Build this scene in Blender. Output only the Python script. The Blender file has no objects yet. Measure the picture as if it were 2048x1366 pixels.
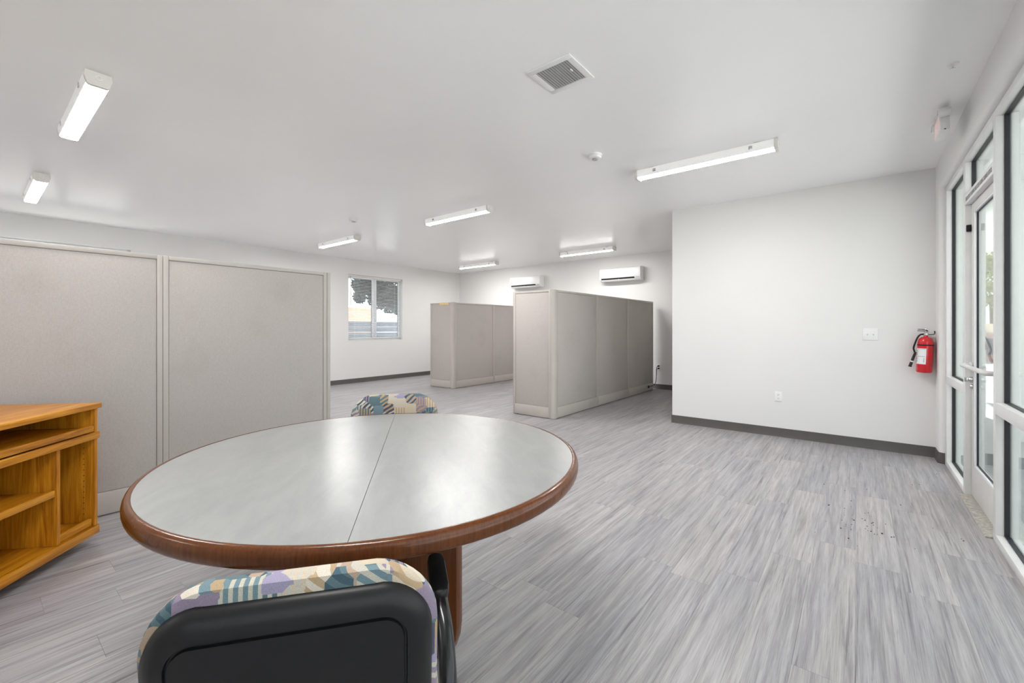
import bpy, bmesh, math, random
from mathutils import Vector, Matrix
random.seed(7)
PI = math.pi
S = bpy.context.scene
C = S.collection

# ------------------------------------------------------------------ camera
FPX, HORIZON, VPX, EYE = 869.69, 655.14, 1714.95, 1.265
YAW = math.atan((VPX - 1024) / FPX)
cd = bpy.data.cameras.new('camera')
cd.sensor_width = 36.0
cd.lens = FPX / 2048 * 36.0
cd.shift_y = -(683 - HORIZON) / 2048
cd.clip_start = 0.02
cam = bpy.data.objects.new('camera', cd)
C.objects.link(cam)
cam.location = (0, 0, EYE)
cam.rotation_euler = (PI / 2, 0, YAW)
S.camera = cam

# ------------------------------------------------------------------ sky and exposure
SKY_STRENGTH = 1.85
LAMP_STRENGTH = 84.0
w = bpy.data.worlds.new('sky')
S.world = w
w.use_nodes = True
bg = w.node_tree.nodes['Background']
bg.inputs[0].default_value = (0.88, 0.94, 1.0, 1)
bg.inputs[1].default_value = SKY_STRENGTH
sl_ = bpy.data.lights.new('sun', 'SUN')
sl_.energy = 19.0
sl_.angle = math.radians(1.0)
sl_.color = (1.0, 0.97, 0.94)
sun = bpy.data.objects.new('sun', sl_)
C.objects.link(sun)
sun.rotation_euler = Vector((0.15, -0.72, -0.68)).to_track_quat('-Z', 'Y').to_euler()
S.view_settings.view_transform = 'Standard'
S.view_settings.look = 'None'
S.view_settings.gamma = 1
S.view_settings.use_curve_mapping = False
S.view_settings.exposure = 0.40
S.cycles.sample_clamp_indirect = 8
S.cycles.diffuse_bounces = 7

# ------------------------------------------------------------------ materials
M = {}


def newmat(name):
    m = bpy.data.materials.new(name)
    m.use_nodes = True
    nt = m.node_tree
    b = nt.nodes['Principled BSDF']
    M[name] = m
    return m, nt, b


def N(nt, typ, **kw):
    n = nt.nodes.new(typ)
    for k, v in kw.items():
        setattr(n, k, v)
    return n


def coords(nt, scale=(1, 1, 1), kind='Object'):
    tc = N(nt, 'ShaderNodeTexCoord')
    mp = N(nt, 'ShaderNodeMapping')
    mp.inputs['Scale'].default_value = scale
    nt.links.new(tc.outputs[kind], mp.inputs['Vector'])
    return mp.outputs['Vector']


def ramp(nt, fac, stops, interp='LINEAR'):
    r = N(nt, 'ShaderNodeValToRGB')
    r.color_ramp.interpolation = interp
    e = r.color_ramp.elements
    while len(e) < len(stops):
        e.new(0.5)
    for i, (p, c) in enumerate(stops):
        e[i].position = p
        e[i].color = (c[0], c[1], c[2], 1) if not isinstance(c, float) else (c, c, c, 1)
    nt.links.new(fac, r.inputs[0])
    return r.outputs[0]


def noise(nt, vec, scale, detail=3.0, rough=0.55, dist=0.0):
    n = N(nt, 'ShaderNodeTexNoise')
    n.inputs['Scale'].default_value = scale
    n.inputs['Detail'].default_value = detail
    n.inputs['Roughness'].default_value = rough
    n.inputs['Distortion'].default_value = dist
    if vec is not None:
        nt.links.new(vec, n.inputs['Vector'])
    return n.outputs['Fac']


def mix(nt, fac, a, b, mode='MIX'):
    n = N(nt, 'ShaderNodeMix', data_type='RGBA', blend_type=mode)
    for sock, v in ((n.inputs[0], fac), (n.inputs[6], a), (n.inputs[7], b)):
        if hasattr(v, 'links') or isinstance(v, bpy.types.NodeSocket):
            nt.links.new(v, sock)
        elif isinstance(v, (int, float)):
            sock.default_value = v
        else:
            sock.default_value = (v[0], v[1], v[2], 1)
    return n.outputs[2]


def bump(nt, b, height, strength=0.1, dist=0.002):
    n = N(nt, 'ShaderNodeBump')
    n.inputs['Strength'].default_value = strength
    n.inputs['Distance'].default_value = dist
    nt.links.new(height, n.inputs['Height'])
    nt.links.new(n.outputs[0], b.inputs['Normal'])


def paint(name, col, rough=0.5, var=0.05, scale=6.0, bmp=0.0, bscale=200, metallic=0.0, spec=0.5, coat=0.0):
    m, nt, b = newmat(name)
    v = coords(nt)
    n = noise(nt, v, scale)
    lo = [c * (1 - var) for c in col]
    hi = [min(1, c * (1 + var)) for c in col]
    nt.links.new(ramp(nt, n, [(0.3, lo), (0.7, hi)]), b.inputs['Base Color'])
    b.inputs['Roughness'].default_value = rough
    b.inputs['Metallic'].default_value = metallic
    b.inputs['Specular IOR Level'].default_value = spec
    b.inputs['Coat Weight'].default_value = coat
    if bmp:
        bump(nt, b, noise(nt, v, bscale, 2), bmp, 0.001)
    return m


paint('wall_paint', (0.745, 0.738, 0.728), 0.45, 0.01, 1.5, 0.05, 160, spec=0.35)
paint('ceiling_paint', (0.945, 0.945, 0.945), 0.25, 0.01, 1.0, 0.02, 120, spec=0.45)
paint('cove_rubber', (0.095, 0.088, 0.082), 0.45, 0.05)
paint('frame_white', (0.72, 0.72, 0.71), 0.35, 0.04, 9)
paint('vinyl_white', (0.80, 0.81, 0.83), 0.35, 0.02)
paint('door_grey', (0.62, 0.61, 0.60), 0.4, 0.04, 7)
paint('gasket', (0.012, 0.013, 0.016), 0.5, 0.1)
paint('aluminium', (0.62, 0.61, 0.58), 0.35, 0.15, 30, metallic=0.9)
paint('worn_aluminium', (0.52, 0.50, 0.45), 0.5, 0.3, 60, metallic=0.6)
paint('white_plastic', (0.82, 0.82, 0.81), 0.3, 0.01)
paint('warm_plastic', (0.74, 0.71, 0.68), 0.35, 0.02)
paint('grey_plastic', (0.42, 0.42, 0.41), 0.4, 0.05)
paint('black_plastic', (0.0075, 0.0072, 0.008), 0.42, 0.1, 40, spec=0.35)
paint('black_gloss', (0.008, 0.008, 0.009), 0.22, 0.1, 40)
paint('black_matte', (0.004, 0.004, 0.005), 0.7, 0.1)
paint('partition_trim', (0.465, 0.43, 0.395), 0.4, 0.02)
paint('red_enamel', (0.58, 0.004, 0.014), 0.2, 0.05, 20, coat=0.4)
paint('brass', (0.45, 0.36, 0.16), 0.35, 0.1, metallic=0.9)
paint('steel', (0.6, 0.6, 0.6), 0.25, 0.05, metallic=1.0)
paint('label_white', (0.82, 0.82, 0.84), 0.5, 0.02)
paint('print_black', (0.02, 0.02, 0.025), 0.6, 0.05)
paint('print_grey', (0.25, 0.25, 0.26), 0.6, 0.05)
paint('exit_red', (0.65, 0.02, 0.03), 0.4, 0.05)
paint('yellow_label', (0.75, 0.56, 0.30), 0.6, 0.05)
paint('debris_brown', (0.05, 0.042, 0.035), 0.8, 0.4, 200)
paint('dark_void', (0.02, 0.02, 0.02), 0.8, 0.1)
paint('vent_back', (0.40, 0.40, 0.40), 0.8, 0.1)
paint('concrete', (0.58, 0.57, 0.55), 0.8, 0.15, 3)
paint('shaded_ground', (0.24, 0.245, 0.255), 0.85, 0.1, 5)  # ground grey with porch shade put into the colour
paint('stucco_white', (0.70, 0.72, 0.71), 0.8, 0.04, 4)
paint('stucco_peach', (0.58, 0.37, 0.29), 0.85, 0.05, 2)
paint('fence_board', (0.095, 0.11, 0.145), 0.8, 0.15, 5)
paint('fence_post', (0.22, 0.245, 0.30), 0.8, 0.08, 5)
paint('leaf_dark', (0.020, 0.030, 0.028), 0.7, 0.5, 3)
paint('leaf_olive', (0.30, 0.33, 0.10), 0.7, 0.4, 3)
paint('bark', (0.10, 0.075, 0.055), 0.85, 0.3, 10)
paint('soil', (0.30, 0.26, 0.21), 0.9, 0.2, 3)
paint('brick_pink', (0.52, 0.36, 0.33), 0.8, 0.2, 8)
paint('roof_beige', (0.66, 0.56, 0.42), 0.8, 0.1, 4)
paint('window_dark', (0.10, 0.11, 0.13), 0.15, 0.1, 4)


def wood(name, dark, mid, light, axis, rough=0.32, scale=1.0):
    m, nt, b = newmat(name)
    sc = [22.0, 22.0, 22.0]
    sc['xyz'.index(axis)] = 1.6
    v = coords(nt, [s * scale for s in sc])
    n1 = noise(nt, v, 1.0, 6, 0.6, 1.4)
    sc2 = [180.0] * 3
    sc2['xyz'.index(axis)] = 5.0
    n2 = noise(nt, coords(nt, sc2), 1.0, 3, 0.6)
    c = ramp(nt, n1, [(0.30, dark), (0.48, mid), (0.70, light)])
    c2 = ramp(nt, n2, [(0.35, (0.70, 0.66, 0.6)), (0.60, (1, 1, 1))])
    nt.links.new(mix(nt, 0.75, c, c2, 'MULTIPLY'), b.inputs['Base Color'])
    b.inputs['Roughness'].default_value = rough
    b.inputs['Coat Weight'].default_value = 0.05
    b.inputs['Specular IOR Level'].default_value = 0.35
    bump(nt, b, n2, 0.08, 0.001)


for ax in 'xyz':
    wood('oak_' + ax, (0.29, 0.092, 0.004), (0.53, 0.205, 0.009), (0.72, 0.335, 0.026), ax)
wood('walnut_rim', (0.100, 0.029, 0.007), (0.122, 0.037, 0.009), (0.148, 0.047, 0.012), 'z', 0.22, 0.3)


def floor_material(name, per_object):
    m, nt, b = newmat(name)
    if per_object:
        tc = N(nt, 'ShaderNodeTexCoord')
        oi = N(nt, 'ShaderNodeObjectInfo')
        vec, rnd = tc.outputs['Object'], oi.outputs['Random']
    else:
        tc = N(nt, 'ShaderNodeTexCoord')
        at = N(nt, 'ShaderNodeAttribute', attribute_name='plank_random')
        vec, rnd = tc.outputs['Object'], at.outputs['Fac']
    sh = N(nt, 'ShaderNodeMath', operation='MULTIPLY')
    nt.links.new(rnd, sh.inputs[0])
    sh.inputs[1].default_value = 57.0
    cx = N(nt, 'ShaderNodeCombineXYZ')
    for i in range(3):
        nt.links.new(sh.outputs[0], cx.inputs[i])
    ad = N(nt, 'ShaderNodeVectorMath', operation='ADD')
    nt.links.new(vec, ad.inputs[0])
    nt.links.new(cx.outputs[0], ad.inputs[1])

    def mapped(sc):
        mp = N(nt, 'ShaderNodeMapping')
        mp.inputs['Scale'].default_value = sc
        nt.links.new(ad.outputs[0], mp.inputs['Vector'])
        return mp.outputs['Vector']
    fine = noise(nt, mapped((330, 6, 6)), 1.0, 5, 0.7, 0.2)
    band = noise(nt, mapped((40, 1.6, 1.6)), 1.0, 6, 0.62, 0.6)
    blot = noise(nt, mapped((7, 0.9, 0.9)), 1.0, 3, 0.5, 0.3)
    dark = noise(nt, mapped((58, 1.7, 1.7)), 1.0, 4, 0.6, 0.6)
    base = ramp(nt, band, [(0.27, (0.218, 0.213, 0.218)), (0.47, (0.330, 0.321, 0.326)), (0.70, (0.450, 0.441, 0.445))])
    warm = ramp(nt, blot, [(0.30, (0.90, 0.90, 0.93)), (0.68, (1.07, 1.05, 1.03))])
    c = mix(nt, 1.0, base, warm, 'MULTIPLY')
    c = mix(nt, 0.9, c, ramp(nt, fine, [(0.34, (0.74, 0.73, 0.74)), (0.56, (1.05, 1.05, 1.05))]), 'MULTIPLY')
    c = mix(nt, 0.85, c, ramp(nt, dark, [(0.31, (0.52, 0.51, 0.54)), (0.43, (1, 1, 1))]), 'MULTIPLY')
    tone = ramp(nt, rnd, [(0.0, (0.93, 0.93, 0.95)), (0.5, (0.99, 0.99, 0.99)), (1.0, (1.05, 1.04, 1.03))])
    c = mix(nt, 1.0, c, tone, 'MULTIPLY')
    nt.links.new(c, b.inputs['Base Color'])
    b.inputs['Roughness'].default_value = 0.42
    bump(nt, b, fine, 0.12, 0.0006)
    return m


floor_material('plank_single', True)
floor_material('plank_many', False)

# woven fabric of the partitions
m, nt, b = newmat('partition_fabric')
v1, v2 = coords(nt, (900, 900, 60)), coords(nt, (60, 60, 900))
n1, n2 = noise(nt, v1, 1, 2), noise(nt, v2, 1, 2)
stain = noise(nt, coords(nt), 2.2, 4, 0.6)
c = ramp(nt, n1, [(0.3, (0.43, 0.397, 0.372)), (0.7, (0.515, 0.478, 0.452))])
c = mix(nt, 0.7, c, ramp(nt, n2, [(0.3, (0.82, 0.82, 0.82)), (0.7, (1.08, 1.08, 1.08))]), 'MULTIPLY')
c = mix(nt, 0.5, c, ramp(nt, stain, [(0.28, (0.88, 0.86, 0.83)), (0.45, (1, 1, 1)), (0.8, (1.02, 1.01, 1.02))]), 'MULTIPLY')
nt.links.new(c, b.inputs['Base Color'])
b.inputs['Roughness'].default_value = 0.9
b.inputs['Specular IOR Level'].default_value = 0.2
bump(nt, b, n1, 0.15, 0.0006)

# table laminate
m, nt, b = newmat('laminate')
v = coords(nt, (1, 3, 1))
n1 = noise(nt, v, 3.5, 5, 0.6, 0.8)
n2 = noise(nt, coords(nt, (30, 90, 1)), 1.0, 3, 0.6)
c = ramp(nt, n1, [(0.3, (0.255, 0.259, 0.255)), (0.7, (0.310, 0.314, 0.308))])
c = mix(nt, 0.35, c, ramp(nt, n2, [(0.3, (0.88, 0.88, 0.86)), (0.7, (1.04, 1.04, 1.02))]), 'MULTIPLY')
nt.links.new(c, b.inputs['Base Color'])
b.inputs['Roughness'].default_value = 0.28
b.inputs['Specular IOR Level'].default_value = 0.42

# patterned upholstery: patches, stripes, zigzag and wavy bands
m, nt, b = newmat('chair_fabric')
obj_v = coords(nt, (1, 1, 1))
vo = N(nt, 'ShaderNodeTexVoronoi')
vo.distance = 'CHEBYCHEV'
vo.inputs['Scale'].default_value = 19
vo.inputs['Randomness'].default_value = 0.85
nt.links.new(obj_v, vo.inputs['Vector'])
sep = N(nt, 'ShaderNodeSeparateColor')
nt.links.new(vo.outputs['Color'], sep.inputs[0])
pal = [(0.0, (0.105, 0.16, 0.175)), (0.16, (0.25, 0.20, 0.27)), (0.32, (0.52, 0.44, 0.34)), (0.46, (0.40, 0.30, 0.23)),
       (0.58, (0.15, 0.22, 0.25)), (0.70, (0.30, 0.27, 0.38)), (0.84, (0.58, 0.53, 0.45)), (0.93, (0.07, 0.08, 0.12))]
patch = ramp(nt, sep.outputs[0], pal, 'CONSTANT')
pal2 = [(0.0, (0.48, 0.45, 0.38)), (0.3, (0.06, 0.10, 0.13)), (0.55, (0.40, 0.29, 0.18)), (0.8, (0.48, 0.45, 0.40))]
patch2 = ramp(nt, sep.outputs[1], pal2, 'CONSTANT')


def stripes(rot, scale, dist):
    mp = N(nt, 'ShaderNodeMapping')
    mp.inputs['Rotation'].default_value = (0, rot, 0)
    nt.links.new(obj_v, mp.inputs['Vector'])
    wv = N(nt, 'ShaderNodeTexWave')
    wv.inputs['Scale'].default_value = scale
    wv.inputs['Distortion'].default_value = dist
    wv.inputs['Detail'].default_value = 1
    nt.links.new(mp.outputs[0], wv.inputs['Vector'])
    return ramp(nt, wv.outputs['Fac'], [(0.0, 0.0), (0.55, 1.0)], 'CONSTANT')


s1 = stripes(0.0, 22, 0.0)
s2 = stripes(0.9, 14, 4.0)
selA = ramp(nt, sep.outputs[2], [(0.0, 1.0), (0.30, 0.0)], 'CONSTANT')
selB = ramp(nt, sep.outputs[2], [(0.0, 0.0), (0.66, 1.0)], 'CONSTANT')
fa = N(nt, 'ShaderNodeMath', operation='MULTIPLY')
nt.links.new(selA, fa.inputs[0]); nt.links.new(s1, fa.inputs[1])
fb = N(nt, 'ShaderNodeMath', operation='MULTIPLY')
nt.links.new(selB, fb.inputs[0]); nt.links.new(s2, fb.inputs[1])
c = mix(nt, fa.outputs[0], patch, patch2)
c = mix(nt, fb.outputs[0], c, patch2)
thread = noise(nt, coords(nt, (700, 700, 700)), 1.0, 2)
c = mix(nt, 0.6, c, ramp(nt, thread, [(0.3, (0.65, 0.65, 0.65)), (0.7, (1.15, 1.15, 1.15))]), 'MULTIPLY')
nt.links.new(c, b.inputs['Base Color'])
b.inputs['Roughness'].default_value = 0.9
b.inputs['Specular IOR Level'].default_value = 0.2
bump(nt, b, thread, 0.2, 0.0008)


def glass(name, tint):
    m, nt, b = newmat(name)
    nt.nodes.remove(b)
    out = nt.nodes['Material Output']
    tr = N(nt, 'ShaderNodeBsdfTransparent')
    tr.inputs[0].default_value = (*tint, 1)
    gl = N(nt, 'ShaderNodeBsdfGlossy')
    gl.inputs['Roughness'].default_value = 0.01
    gl.inputs[0].default_value = (0.95, 1.0, 0.98, 1)
    ge = N(nt, 'ShaderNodeNewGeometry')
    dt = N(nt, 'ShaderNodeVectorMath', operation='DOT_PRODUCT')
    nt.links.new(ge.outputs['Normal'], dt.inputs[0])
    nt.links.new(ge.outputs['Incoming'], dt.inputs[1])
    last = dt.outputs['Value']
    for op, val in (('ABSOLUTE', None), ('SUBTRACT', 1.0), ('POWER', 5.0), ('MULTIPLY_ADD', 0.96)):
        mt = N(nt, 'ShaderNodeMath', operation=op)
        if op == 'SUBTRACT':
            mt.inputs[0].default_value = val
            nt.links.new(last, mt.inputs[1])
        else:
            nt.links.new(last, mt.inputs[0])
            if val is not None:
                mt.inputs[1].default_value = val
            if op == 'MULTIPLY_ADD':
                mt.inputs[2].default_value = 0.04
        last = mt.outputs[0]
    mx = N(nt, 'ShaderNodeMixShader')
    nt.links.new(last, mx.inputs[0])
    nt.links.new(tr.outputs[0], mx.inputs[1])
    nt.links.new(gl.outputs[0], mx.inputs[2])
    nt.links.new(mx.outputs[0], out.inputs[0])


glass('pane_glass', (0.95, 0.972, 0.965))


def emit(name, col, s):
    m, nt, b = newmat(name)
    b.inputs['Base Color'].default_value = (0.9, 0.9, 0.9, 1)
    b.inputs['Emission Color'].default_value = (*col, 1)
    b.inputs['Emission Strength'].default_value = s
    b.inputs['Roughness'].default_value = 0.4


emit('lamp_lens', (1.0, 0.988, 0.968), LAMP_STRENGTH)
emit('exit_glow', (1.0, 0.25, 0.22), 0.25)
emit('lamp_side', (1.0, 0.97, 0.93), 0.12)

# ------------------------------------------------------------------ mesh helpers


class MB:
    def __init__(s):
        s.v, s.f = [], []

    def add(s, vs, fs):
        o = len(s.v)
        s.v += [tuple(p) for p in vs]
        s.f += [tuple(i + o for i in f) for f in fs]
        return s

    def box(s, x0, x1, y0, y1, z0, z1):
        x0, x1 = sorted((x0, x1)); y0, y1 = sorted((y0, y1)); z0, z1 = sorted((z0, z1))
        return s.add([(x0, y0, z0), (x1, y0, z0), (x1, y1, z0), (x0, y1, z0), (x0, y0, z1), (x1, y0, z1), (x1, y1, z1), (x0, y1, z1)],
                     [(3, 2, 1, 0), (4, 5, 6, 7), (0, 1, 5, 4), (1, 2, 6, 5), (2, 3, 7, 6), (3, 0, 4, 7)])

    def prism(s, poly, axis, a, b):
        """extrude a 2D polygon along an axis; poly gives the two other axes in xyz order"""
        n = len(poly)

        def pt(p, t):
            q = list(p)
            q.insert('xyz'.index(axis), t)
            return q
        vs = [pt(p, a) for p in poly] + [pt(p, b) for p in poly]
        fs = [tuple(range(n))[::-1], tuple(range(n, 2 * n))] + [(i, (i + 1) % n, (i + 1) % n + n, i + n) for i in range(n)]
        return s.add(vs, fs)

    def lathe(s, prof, c=(0, 0, 0), axis='z', n=24):
        """prof: list of (radius, along axis)"""
        vs, fs = [], []
        for r, h in prof:
            for i in range(n):
                a = 2 * PI * i / n
                p = (r * math.cos(a), r * math.sin(a), h)
                if axis == 'x':
                    p = (p[2], p[0], p[1])
                elif axis == 'y':
                    p = (p[1], p[2], p[0])
                vs.append((p[0] + c[0], p[1] + c[1], p[2] + c[2]))
        for j in range(len(prof) - 1):
            for i in range(n):
                k = (i + 1) % n
                fs.append((j * n + i, j * n + k, (j + 1) * n + k, (j + 1) * n + i))
        if prof[0][0] > 1e-6:
            fs.append(tuple(range(n))[::-1])
        if prof[-1][0] > 1e-6:
            fs.append(tuple(range((len(prof) - 1) * n, len(prof) * n)))
        return s.add(vs, fs)

    def tube(s, pts, r, n=10, ry=None):
        pts = [Vector(p) for p in pts]
        rs = r if isinstance(r, (list, tuple)) else [r] * len(pts)
        vs, fs = [], []
        up = None
        for i, p in enumerate(pts):
            t = (pts[min(i + 1, len(pts) - 1)] - pts[max(i - 1, 0)]).normalized()
            if up is None:
                up = Vector((0, 0, 1)) if abs(t.z) < 0.9 else Vector((1, 0, 0))
            side = t.cross(up).normalized()
            up = side.cross(t).normalized()
            for k in range(n):
                a = 2 * PI * k / n
                q = p + side * (math.cos(a) * rs[i]) + up * (math.sin(a) * rs[i] * (ry or 1))
                vs.append(q)
        for j in range(len(pts) - 1):
            for k in range(n):
                l = (k + 1) % n
                fs.append((j * n + k, j * n + l, (j + 1) * n + l, (j + 1) * n + k))
        fs.append(tuple(range(n))[::-1])
        fs.append(tuple(range((len(pts) - 1) * n, len(pts) * n)))
        return s.add(vs, fs)

    def mesh(s, name, mat, bevel=0.0, smooth=40, seg=2):
        me = bpy.data.meshes.new(name)
        me.from_pydata(s.v, [], s.f)
        bm = bmesh.new()
        bm.from_mesh(me)
        bmesh.ops.recalc_face_normals(bm, faces=bm.faces)
        if bevel:
            es = [e for e in bm.edges if len(e.link_faces) == 2 and e.calc_face_angle(0) > 0.5]
            bmesh.ops.bevel(bm, geom=es, offset=bevel, segments=seg, affect='EDGES', clamp_overlap=True, profile=0.5)
        bm.to_mesh(me)
        bm.free()
        me.materials.append(M[mat])
        if smooth:
            me.shade_smooth()
            me.set_sharp_from_angle(angle=math.radians(smooth))
        return me

    def build(s, name, mat, parent=None, bevel=0.0, smooth=40, seg=2, loc=None, rot=None):
        o = bpy.data.objects.new(name, s.mesh(name, mat, bevel, smooth, seg))
        C.objects.link(o)
        if parent is not None:
            o.parent = parent
        if loc:
            o.location = loc
        if rot:
            o.rotation_euler = rot
        return o


def tag(o, label=None, cat=None, group=None, kind=None):
    if label: o['label'] = label
    if cat: o['category'] = cat
    if group: o['group'] = group
    if kind: o['kind'] = kind
    return o


def thing(name, label, cat, loc=(0, 0, 0), rotz=0.0, group=None, rot=None):
    o = bpy.data.objects.new(name, None)
    o.empty_display_size = 0.1
    C.objects.link(o)
    o.location = loc
    o.rotation_euler = rot if rot else (0, 0, rotz)
    return tag(o, label, cat, group)


def frame_root(name, loc=(0, 0, 0)):
    o = bpy.data.objects.new(name, None)
    o.empty_display_size = 0.1
    C.objects.link(o)
    o.location = loc
    o['kind'] = 'structure'
    return o


def struct(mb, name, mat, **kw):
    return tag(mb.build(name, mat, **kw), kind='structure')


def children(o):
    return [c for c in bpy.data.objects if c.parent == o]


def copy_tree(o, parent=None):
    c = o.copy()
    C.objects.link(c)
    c.parent = parent
    for ch in children(o):
        copy_tree(ch, c)
    return c


def text_mesh(name, body, size, mat, parent, matrix, extrude=0.0006, width=None):
    cu = bpy.data.curves.new(name, 'FONT')
    cu.body = body
    cu.size = size
    cu.extrude = extrude
    cu.align_x = 'LEFT'
    tmp = bpy.data.objects.new(name + '_tmp', cu)
    C.objects.link(tmp)
    bpy.context.view_layer.update()
    dg = bpy.context.evaluated_depsgraph_get()
    me = bpy.data.meshes.new_from_object(tmp.evaluated_get(dg))
    me.name = name
    bpy.data.objects.remove(tmp)
    bpy.data.curves.remove(cu)
    if width:
        xs = [v.co.x for v in me.vertices]
        k = width / (max(xs) - min(xs))
        for v in me.vertices:
            v.co.x = (v.co.x - min(xs)) * k
    me.transform(matrix)
    me.materials.clear()
    me.materials.append(M[mat])
    o = bpy.data.objects.new(name, me)
    C.objects.link(o)
    if parent is not None:
        o.parent = parent
    return o


def project(x, y, z):
    dx, dy = -math.sin(YAW), math.cos(YAW)
    d = x * dx + y * dy
    r = x * math.cos(YAW) + y * math.sin(YAW)
    if d < 0.15:
        return None
    return 1024 + FPX * r / d, HORIZON - FPX * (z - EYE) / d


# ------------------------------------------------------------------ room shell
XL, XR, YB, YF, H = -9.0, 0.595, 8.88, -6.0, 2.82
BX, BY = -1.935, 5.875          # projecting block: left side face and front face
WT = 0.20

# floor slab and planks
fl = struct(MB().box(XL - WT, XR + WT + 0.05, YF - WT, YB + WT, -0.12, -0.006), 'floor', 'concrete', smooth=0)
PW, PL = 0.1875, 1.22
JOINT = {0: 0.488, 1: 0.22, 4: 0.338, 11: 1.665, 9: 1.61, 12: 3.545, 13: 2.27, 14: 2.45}


def plank_mb(w2, l2):
    g, ch, t = 0.0002, 0.0005, 0.006
    a, bb = w2 - g, l2 - g
    vs = [(-a, -bb, -t), (a, -bb, -t), (a, bb, -t), (-a, bb, -t), (-a, -bb, -ch), (a, -bb, -ch), (a, bb, -ch), (-a, bb, -ch),
          (-a + ch, -bb + ch, 0), (a - ch, -bb + ch, 0), (a - ch, bb - ch, 0), (-a + ch, bb - ch, 0)]
    fs = [(8, 9, 10, 11)] + [(i, (i + 1) % 4, (i + 1) % 4 + 4, i + 4) for i in range(4)] + \
         [(i + 4, (i + 1) % 4 + 4, (i + 1) % 4 + 8, i + 8) for i in range(4)]
    return vs, fs


planks = []
k0 = math.floor((XL + 3.195) / PW)
k = k0
while True:
    xa, xb = -3.195 + k * PW, -3.195 + (k + 1) * PW
    if xa >= 0.640:
        break
    xa, xb = max(xa, XL), min(xb, 0.640)
    off = JOINT.get(k, None)
    if off is None:
        off = random.random() * PL
    y = off - math.ceil((off - YF) / PL) * PL
    while y < YB:
        ya, yb_ = max(y, YF), min(y + PL, YB)
        y += PL
        if xb - xa < 0.01 or yb_ - ya < 0.01:
            continue
        if (xa + xb) / 2 > BX and ya >= BY:
            continue
        if (xa + xb) / 2 > BX and yb_ > BY:
            yb_ = BY
        # projected size
        pts = [project(px, py, 0) for px, py in ((xa, ya), (xb, ya), (xb, yb_), (xa, yb_), ((xa + xb) / 2, (ya + yb_) / 2))]
        area = 0.0
        if all(pts[:4]):
            for i in range(4):
                (u0, v0), (u1, v1) = pts[i], pts[(i + 1) % 4]
                area += (u0 * v1 - u1 * v0) / 2
            area = abs(area)
            us, vs_ = [p[0] for p in pts[:4]], [p[1] for p in pts[:4]]
            if max(us) < 0 or min(us) > 2048 or min(vs_) > 1366:
                area = 0.0
        elif pts[4] and 0 < pts[4][0] < 2048 and pts[4][1] < 1366:
            area = 9e4
        planks.append((min(area, 9e4), xa, xb, ya, yb_))
    k += 1
planks.sort(key=lambda p: -p[0])
pmesh = {}
for area, xa, xb, ya, yb_ in planks[:300]:
    key = (round(xb - xa, 3), round(yb_ - ya, 3))
    if key not in pmesh:
        vs, fs = plank_mb((xb - xa) / 2, (yb_ - ya) / 2)
        pmesh[key] = MB().add(vs, fs).mesh('plank', 'plank_single', smooth=0)
    o = bpy.data.objects.new('plank', pmesh[key])
    C.objects.link(o)
    o.parent = fl
    o.location = ((xa + xb) / 2, (ya + yb_) / 2, 0)
rest = MB()
rnd = []
for area, xa, xb, ya, yb_ in planks[300:]:
    vs, fs = plank_mb((xb - xa) / 2, (yb_ - ya) / 2)
    rest.add([(px + (xa + xb) / 2, py + (ya + yb_) / 2, pz) for px, py, pz in vs], fs)
    rnd += [random.random()] * len(fs)
if rest.v:
    o = rest.build('planks_out_of_reach', 'plank_many', fl, smooth=0)
    o.name = 'plank_field'
    o['kind'] = 'stuff'
    at = o.data.attributes.new('plank_random', 'FLOAT', 'FACE')
    at.data.foreach_set('value', rnd)

struct(MB().box(XL - WT, XR + WT + 0.2, YF - WT, YB + WT, H, H + 0.12), 'ceiling', 'ceiling_paint', smooth=0)
struct(MB().box(XL - WT - 0.75, XR + WT + 0.25, YF - WT - 0.3, YB + WT + 0.6, H + 0.125, H + 0.32), 'roof', 'roof_beige', smooth=0)  # unseen slab with eaves, added to keep sun out of the left windows

# left wall with two window openings
W1 = (5.39, 6.88, 0.965, 2.475)
W2 = (0.15, 1.64, 0.965, 2.495)
wl = MB()
ys = [YF - WT, W2[0], W2[1], W1[0], W1[1], YB + WT]
for i, (ya, yb_) in enumerate(zip(ys[:-1], ys[1:])):
    hole = {1: W2, 3: W1}.get(i)
    if hole:
        wl.box(XL - WT, XL, ya, yb_, 0, hole[2]).box(XL - WT, XL, ya, yb_, hole[3], H)
    else:
        wl.box(XL - WT, XL, ya, yb_, 0, H)
struct(wl, 'wall_left', 'wall_paint', smooth=0)
struct(MB().box(XL, BX, YB, YB + WT, 0, H), 'wall_back', 'wall_paint', smooth=0)
struct(MB().box(BX, XR + WT, BY, YB + WT, 0, H), 'wall_front', 'wall_paint', smooth=0)
struct(MB().box(XL, XR + WT, YF - WT, YF, 0, H), 'wall_rear', 'wall_paint', smooth=0)

# right wall: stub with a rounded corner, header with a rounded lower edge, low end pier
RB = 0.035
OY1, OY0, OZ = 5.652, -5.2, 2.552
arc = [(XR + RB - RB * math.cos(a), OY1 + RB - RB * math.sin(a)) for a in [i * PI / 2 / 6 for i in range(7)]]
wr = MB()
wr.prism([(XR, BY)] + arc + [(XR + WT, OY1), (XR + WT, BY)], 'z', 0, H)
arc2 = [(XR + RB - RB * math.cos(a), OZ + RB - RB * math.sin(a)) for a in [i * PI / 2 / 6 for i in range(7)]]
wr.prism([(XR, H)] + arc2 + [(XR + WT, OZ), (XR + WT, H)], 'y', YF, OY1 + 0.03)
wr.box(XR, XR + WT, YF, OY0, 0, OZ + 0.03)
struct(wr, 'wall_right', 'wall_paint', smooth=35)

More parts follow.
